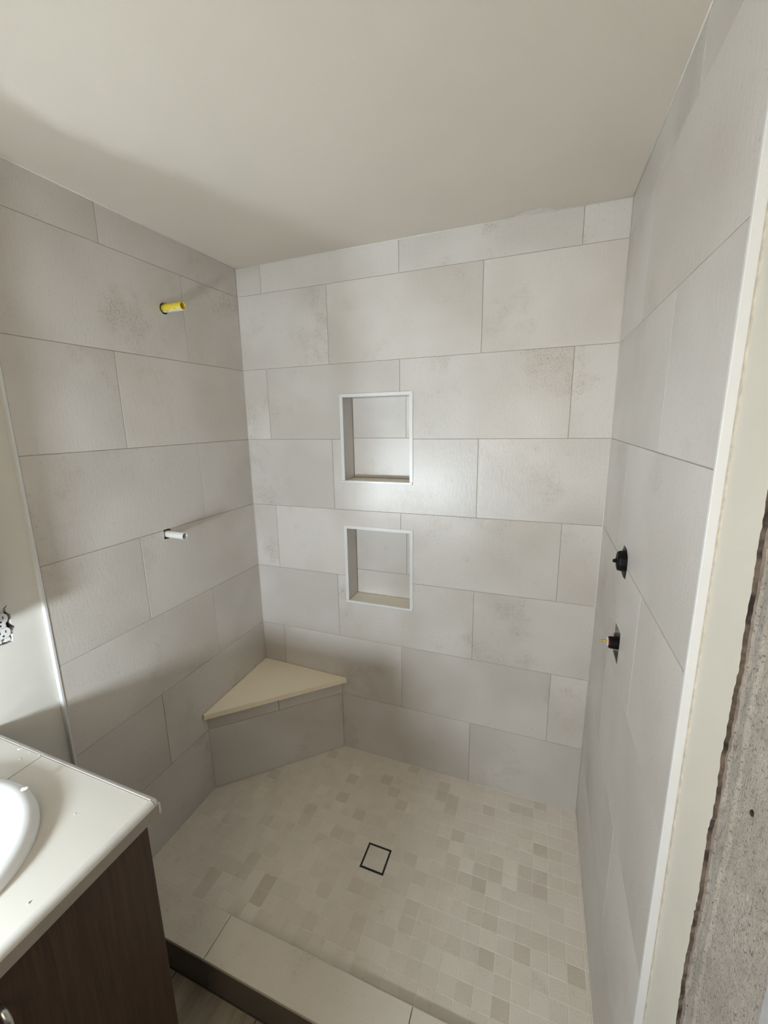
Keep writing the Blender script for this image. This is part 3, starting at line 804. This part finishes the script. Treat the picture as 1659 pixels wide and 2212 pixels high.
put('front_edge_tile', box(CE - 0.011, CE - 0.001, -1.58, CY0 - 0.006, CT, CZ - 0.0112, 0.0006), M['counter_edge'], cnt)
put('front_edge_tile', box(CE - 0.011, CE - 0.001, CY1, -1.582, CT, CZ - 0.0112, 0.0006), M['counter_edge'], cnt)
put('side_edge_tile', box(0.0, CE - 0.012, CY0 - 0.011, CY0 - 0.001, CT, CZ - 0.0112, 0.0006), M['counter_edge'], cnt)
put('corner_edge_tile', box(CE - 0.0115, CE - 0.0005, CY0 - 0.0055, CY0 - 0.0005, CT + 0.001, CZ - 0.0112, 0.0006), M['counter_rod'], cnt)

sink = thing('sink', 'white oval drop-in sink in the cream countertop', 'sink', (SX, SY, CZ))
prof = [(0.000, 0.0005), (0.0, 0.008), (-0.004, 0.0150), (-0.012, 0.0195), (-0.022, 0.0205), (-0.034, 0.0185), (-0.043, 0.012), (-0.050, 0.0), (-0.056, -0.020),
        (-0.064, -0.055), (-0.078, -0.090), (-0.100, -0.115), (-0.130, -0.130), (-0.168, -0.136)]
sb = bmesh.new(); rings = []; NS = 64
for k, dz in prof:
    s = max(0.02, 1 + k / 0.19)
    rings.append([sb.verts.new((SX + SA * s * math.cos(2 * math.pi * i / NS), SY + SB * s * math.sin(2 * math.pi * i / NS), CZ + dz)) for i in range(NS)])
for a, b in zip(rings, rings[1:]):
    for i in range(NS): sb.faces.new((a[i], a[(i + 1) % NS], b[(i + 1) % NS], b[i]))
put('basin', sb, M['porcelain'], sink, True)
put('drain', lathe((SX, SY, CZ - 0.138), (0, 0, 1), [(0, 0), (0, 0.026), (0.004, 0.024), (0.004, 0.018), (0.001, 0.016), (0.001, 0)], 24), M['steel'], sink)

# ------------------------------------------------------------------ plaster crumbs
def chip(x, y, z, s, label, elong=1.0, rot=0.0):
    bm = bmesh.new(); bmesh.ops.create_icosphere(bm, subdivisions=1, radius=s)
    for v in bm.verts:
        v.co *= 1 + 0.45 * noise.noise(v.co * 300 + Vector((x * 90, y * 90, 0)))
        v.co.x *= elong; v.co.z *= 0.45
    bmesh.ops.rotate(bm, verts=bm.verts, matrix=Matrix.Rotation(rot, 3, 'Z'))
    zz = min(v.co.z for v in bm.verts)
    bmesh.ops.translate(bm, verts=bm.verts, vec=(x, y, z - zz))
    o = put('plaster_chip', bm, M['plaster_chip'])
    return tag(o, label, 'chip', 'white plaster crumbs on the vanity')
chip(0.310, -1.2170, CZ + 0.0195, 0.0052, 'largest white plaster flake lying on the sink rim', 1.5, 0.6)
for i, (u, v, s) in enumerate(((41, 1619, .0030), (46, 1617, .0018), (63, 1625, .0014), (85, 1632, .0020), (43, 1641, .0018), (71, 1641, .0014), (90, 1720, .0018), (161, 1759, .0014), (106, 1787, .0014), (183, 1706, .0010), (61, 1952, .0020))):
    d = _r * ((u - 812.47) / 905.72) + _d * ((v - 1098.47) / 905.72) + _f
    t = (CZ - 1.6020) / d.z
    chip(1.2798 + t * d.x, -1.6327 + t * d.y, CZ, s, ('largest of the plaster crumbs left of the countertop grout line' if i == 0 else 'plaster crumb on the big front countertop tile, nearest the camera' if i == 10 else 'tiny plaster crumb left of the countertop grout line' if i < 6 else 'tiny plaster crumb beside the sink on the big countertop tile'), 1.2, i * 1.1)

# ------------------------------------------------------------------ mirror cabinet on the left wall, just out of frame
mc = thing('mirror_cabinet', 'mirrored wall cabinet above the vanity', 'cabinet', (-0.012, -1.55, 1.10))
put('body', box(-0.012, 0.104, -1.95, -1.155, 1.10, 1.95, 0.001), M['white_trim'], mc)
put('mirror_door', box(0.104, 0.120, -1.95, -1.155, 1.10, 1.95, 0.0008), M['mirror'], mc)

# ------------------------------------------------------------------ work light on the countertop, behind the frame
wl = thing('work_light', 'compact square work light standing on the far end of the countertop', 'lamp', (LAMP.x, LAMP.y - 0.02, CZ))
put('housing', box(LAMP.x - 0.11, LAMP.x + 0.11, LAMP.y - 0.055, LAMP.y - 0.012, LAMP.z - 0.09, LAMP.z + 0.09, 0.008, 2), M['black_plastic'], wl)
put('lens', box(LAMP.x - 0.095, LAMP.x + 0.095, LAMP.y - 0.013, LAMP.y - 0.008, LAMP.z - 0.075, LAMP.z + 0.075), M['white_plastic'], wl)
put('stand', sweep([(LAMP.x - 0.12, LAMP.y - 0.03, LAMP.z), (LAMP.x - 0.12, LAMP.y - 0.03, CZ + 0.008), (LAMP.x - 0.12, LAMP.y + 0.06, CZ + 0.008), (LAMP.x + 0.12, LAMP.y + 0.06, CZ + 0.008),
     (LAMP.x + 0.12, LAMP.y - 0.03, CZ + 0.008), (LAMP.x + 0.12, LAMP.y - 0.03, LAMP.z)], 0.007, 8), M['black_metal'], wl)
al = area_light('work_light_beam', (LAMP.x, LAMP.y, LAMP.z), (math.radians(90 - 1), 0, 0), 0.13, 0.12, LAMP_POWER, (0.82, 0.925, 1.0))
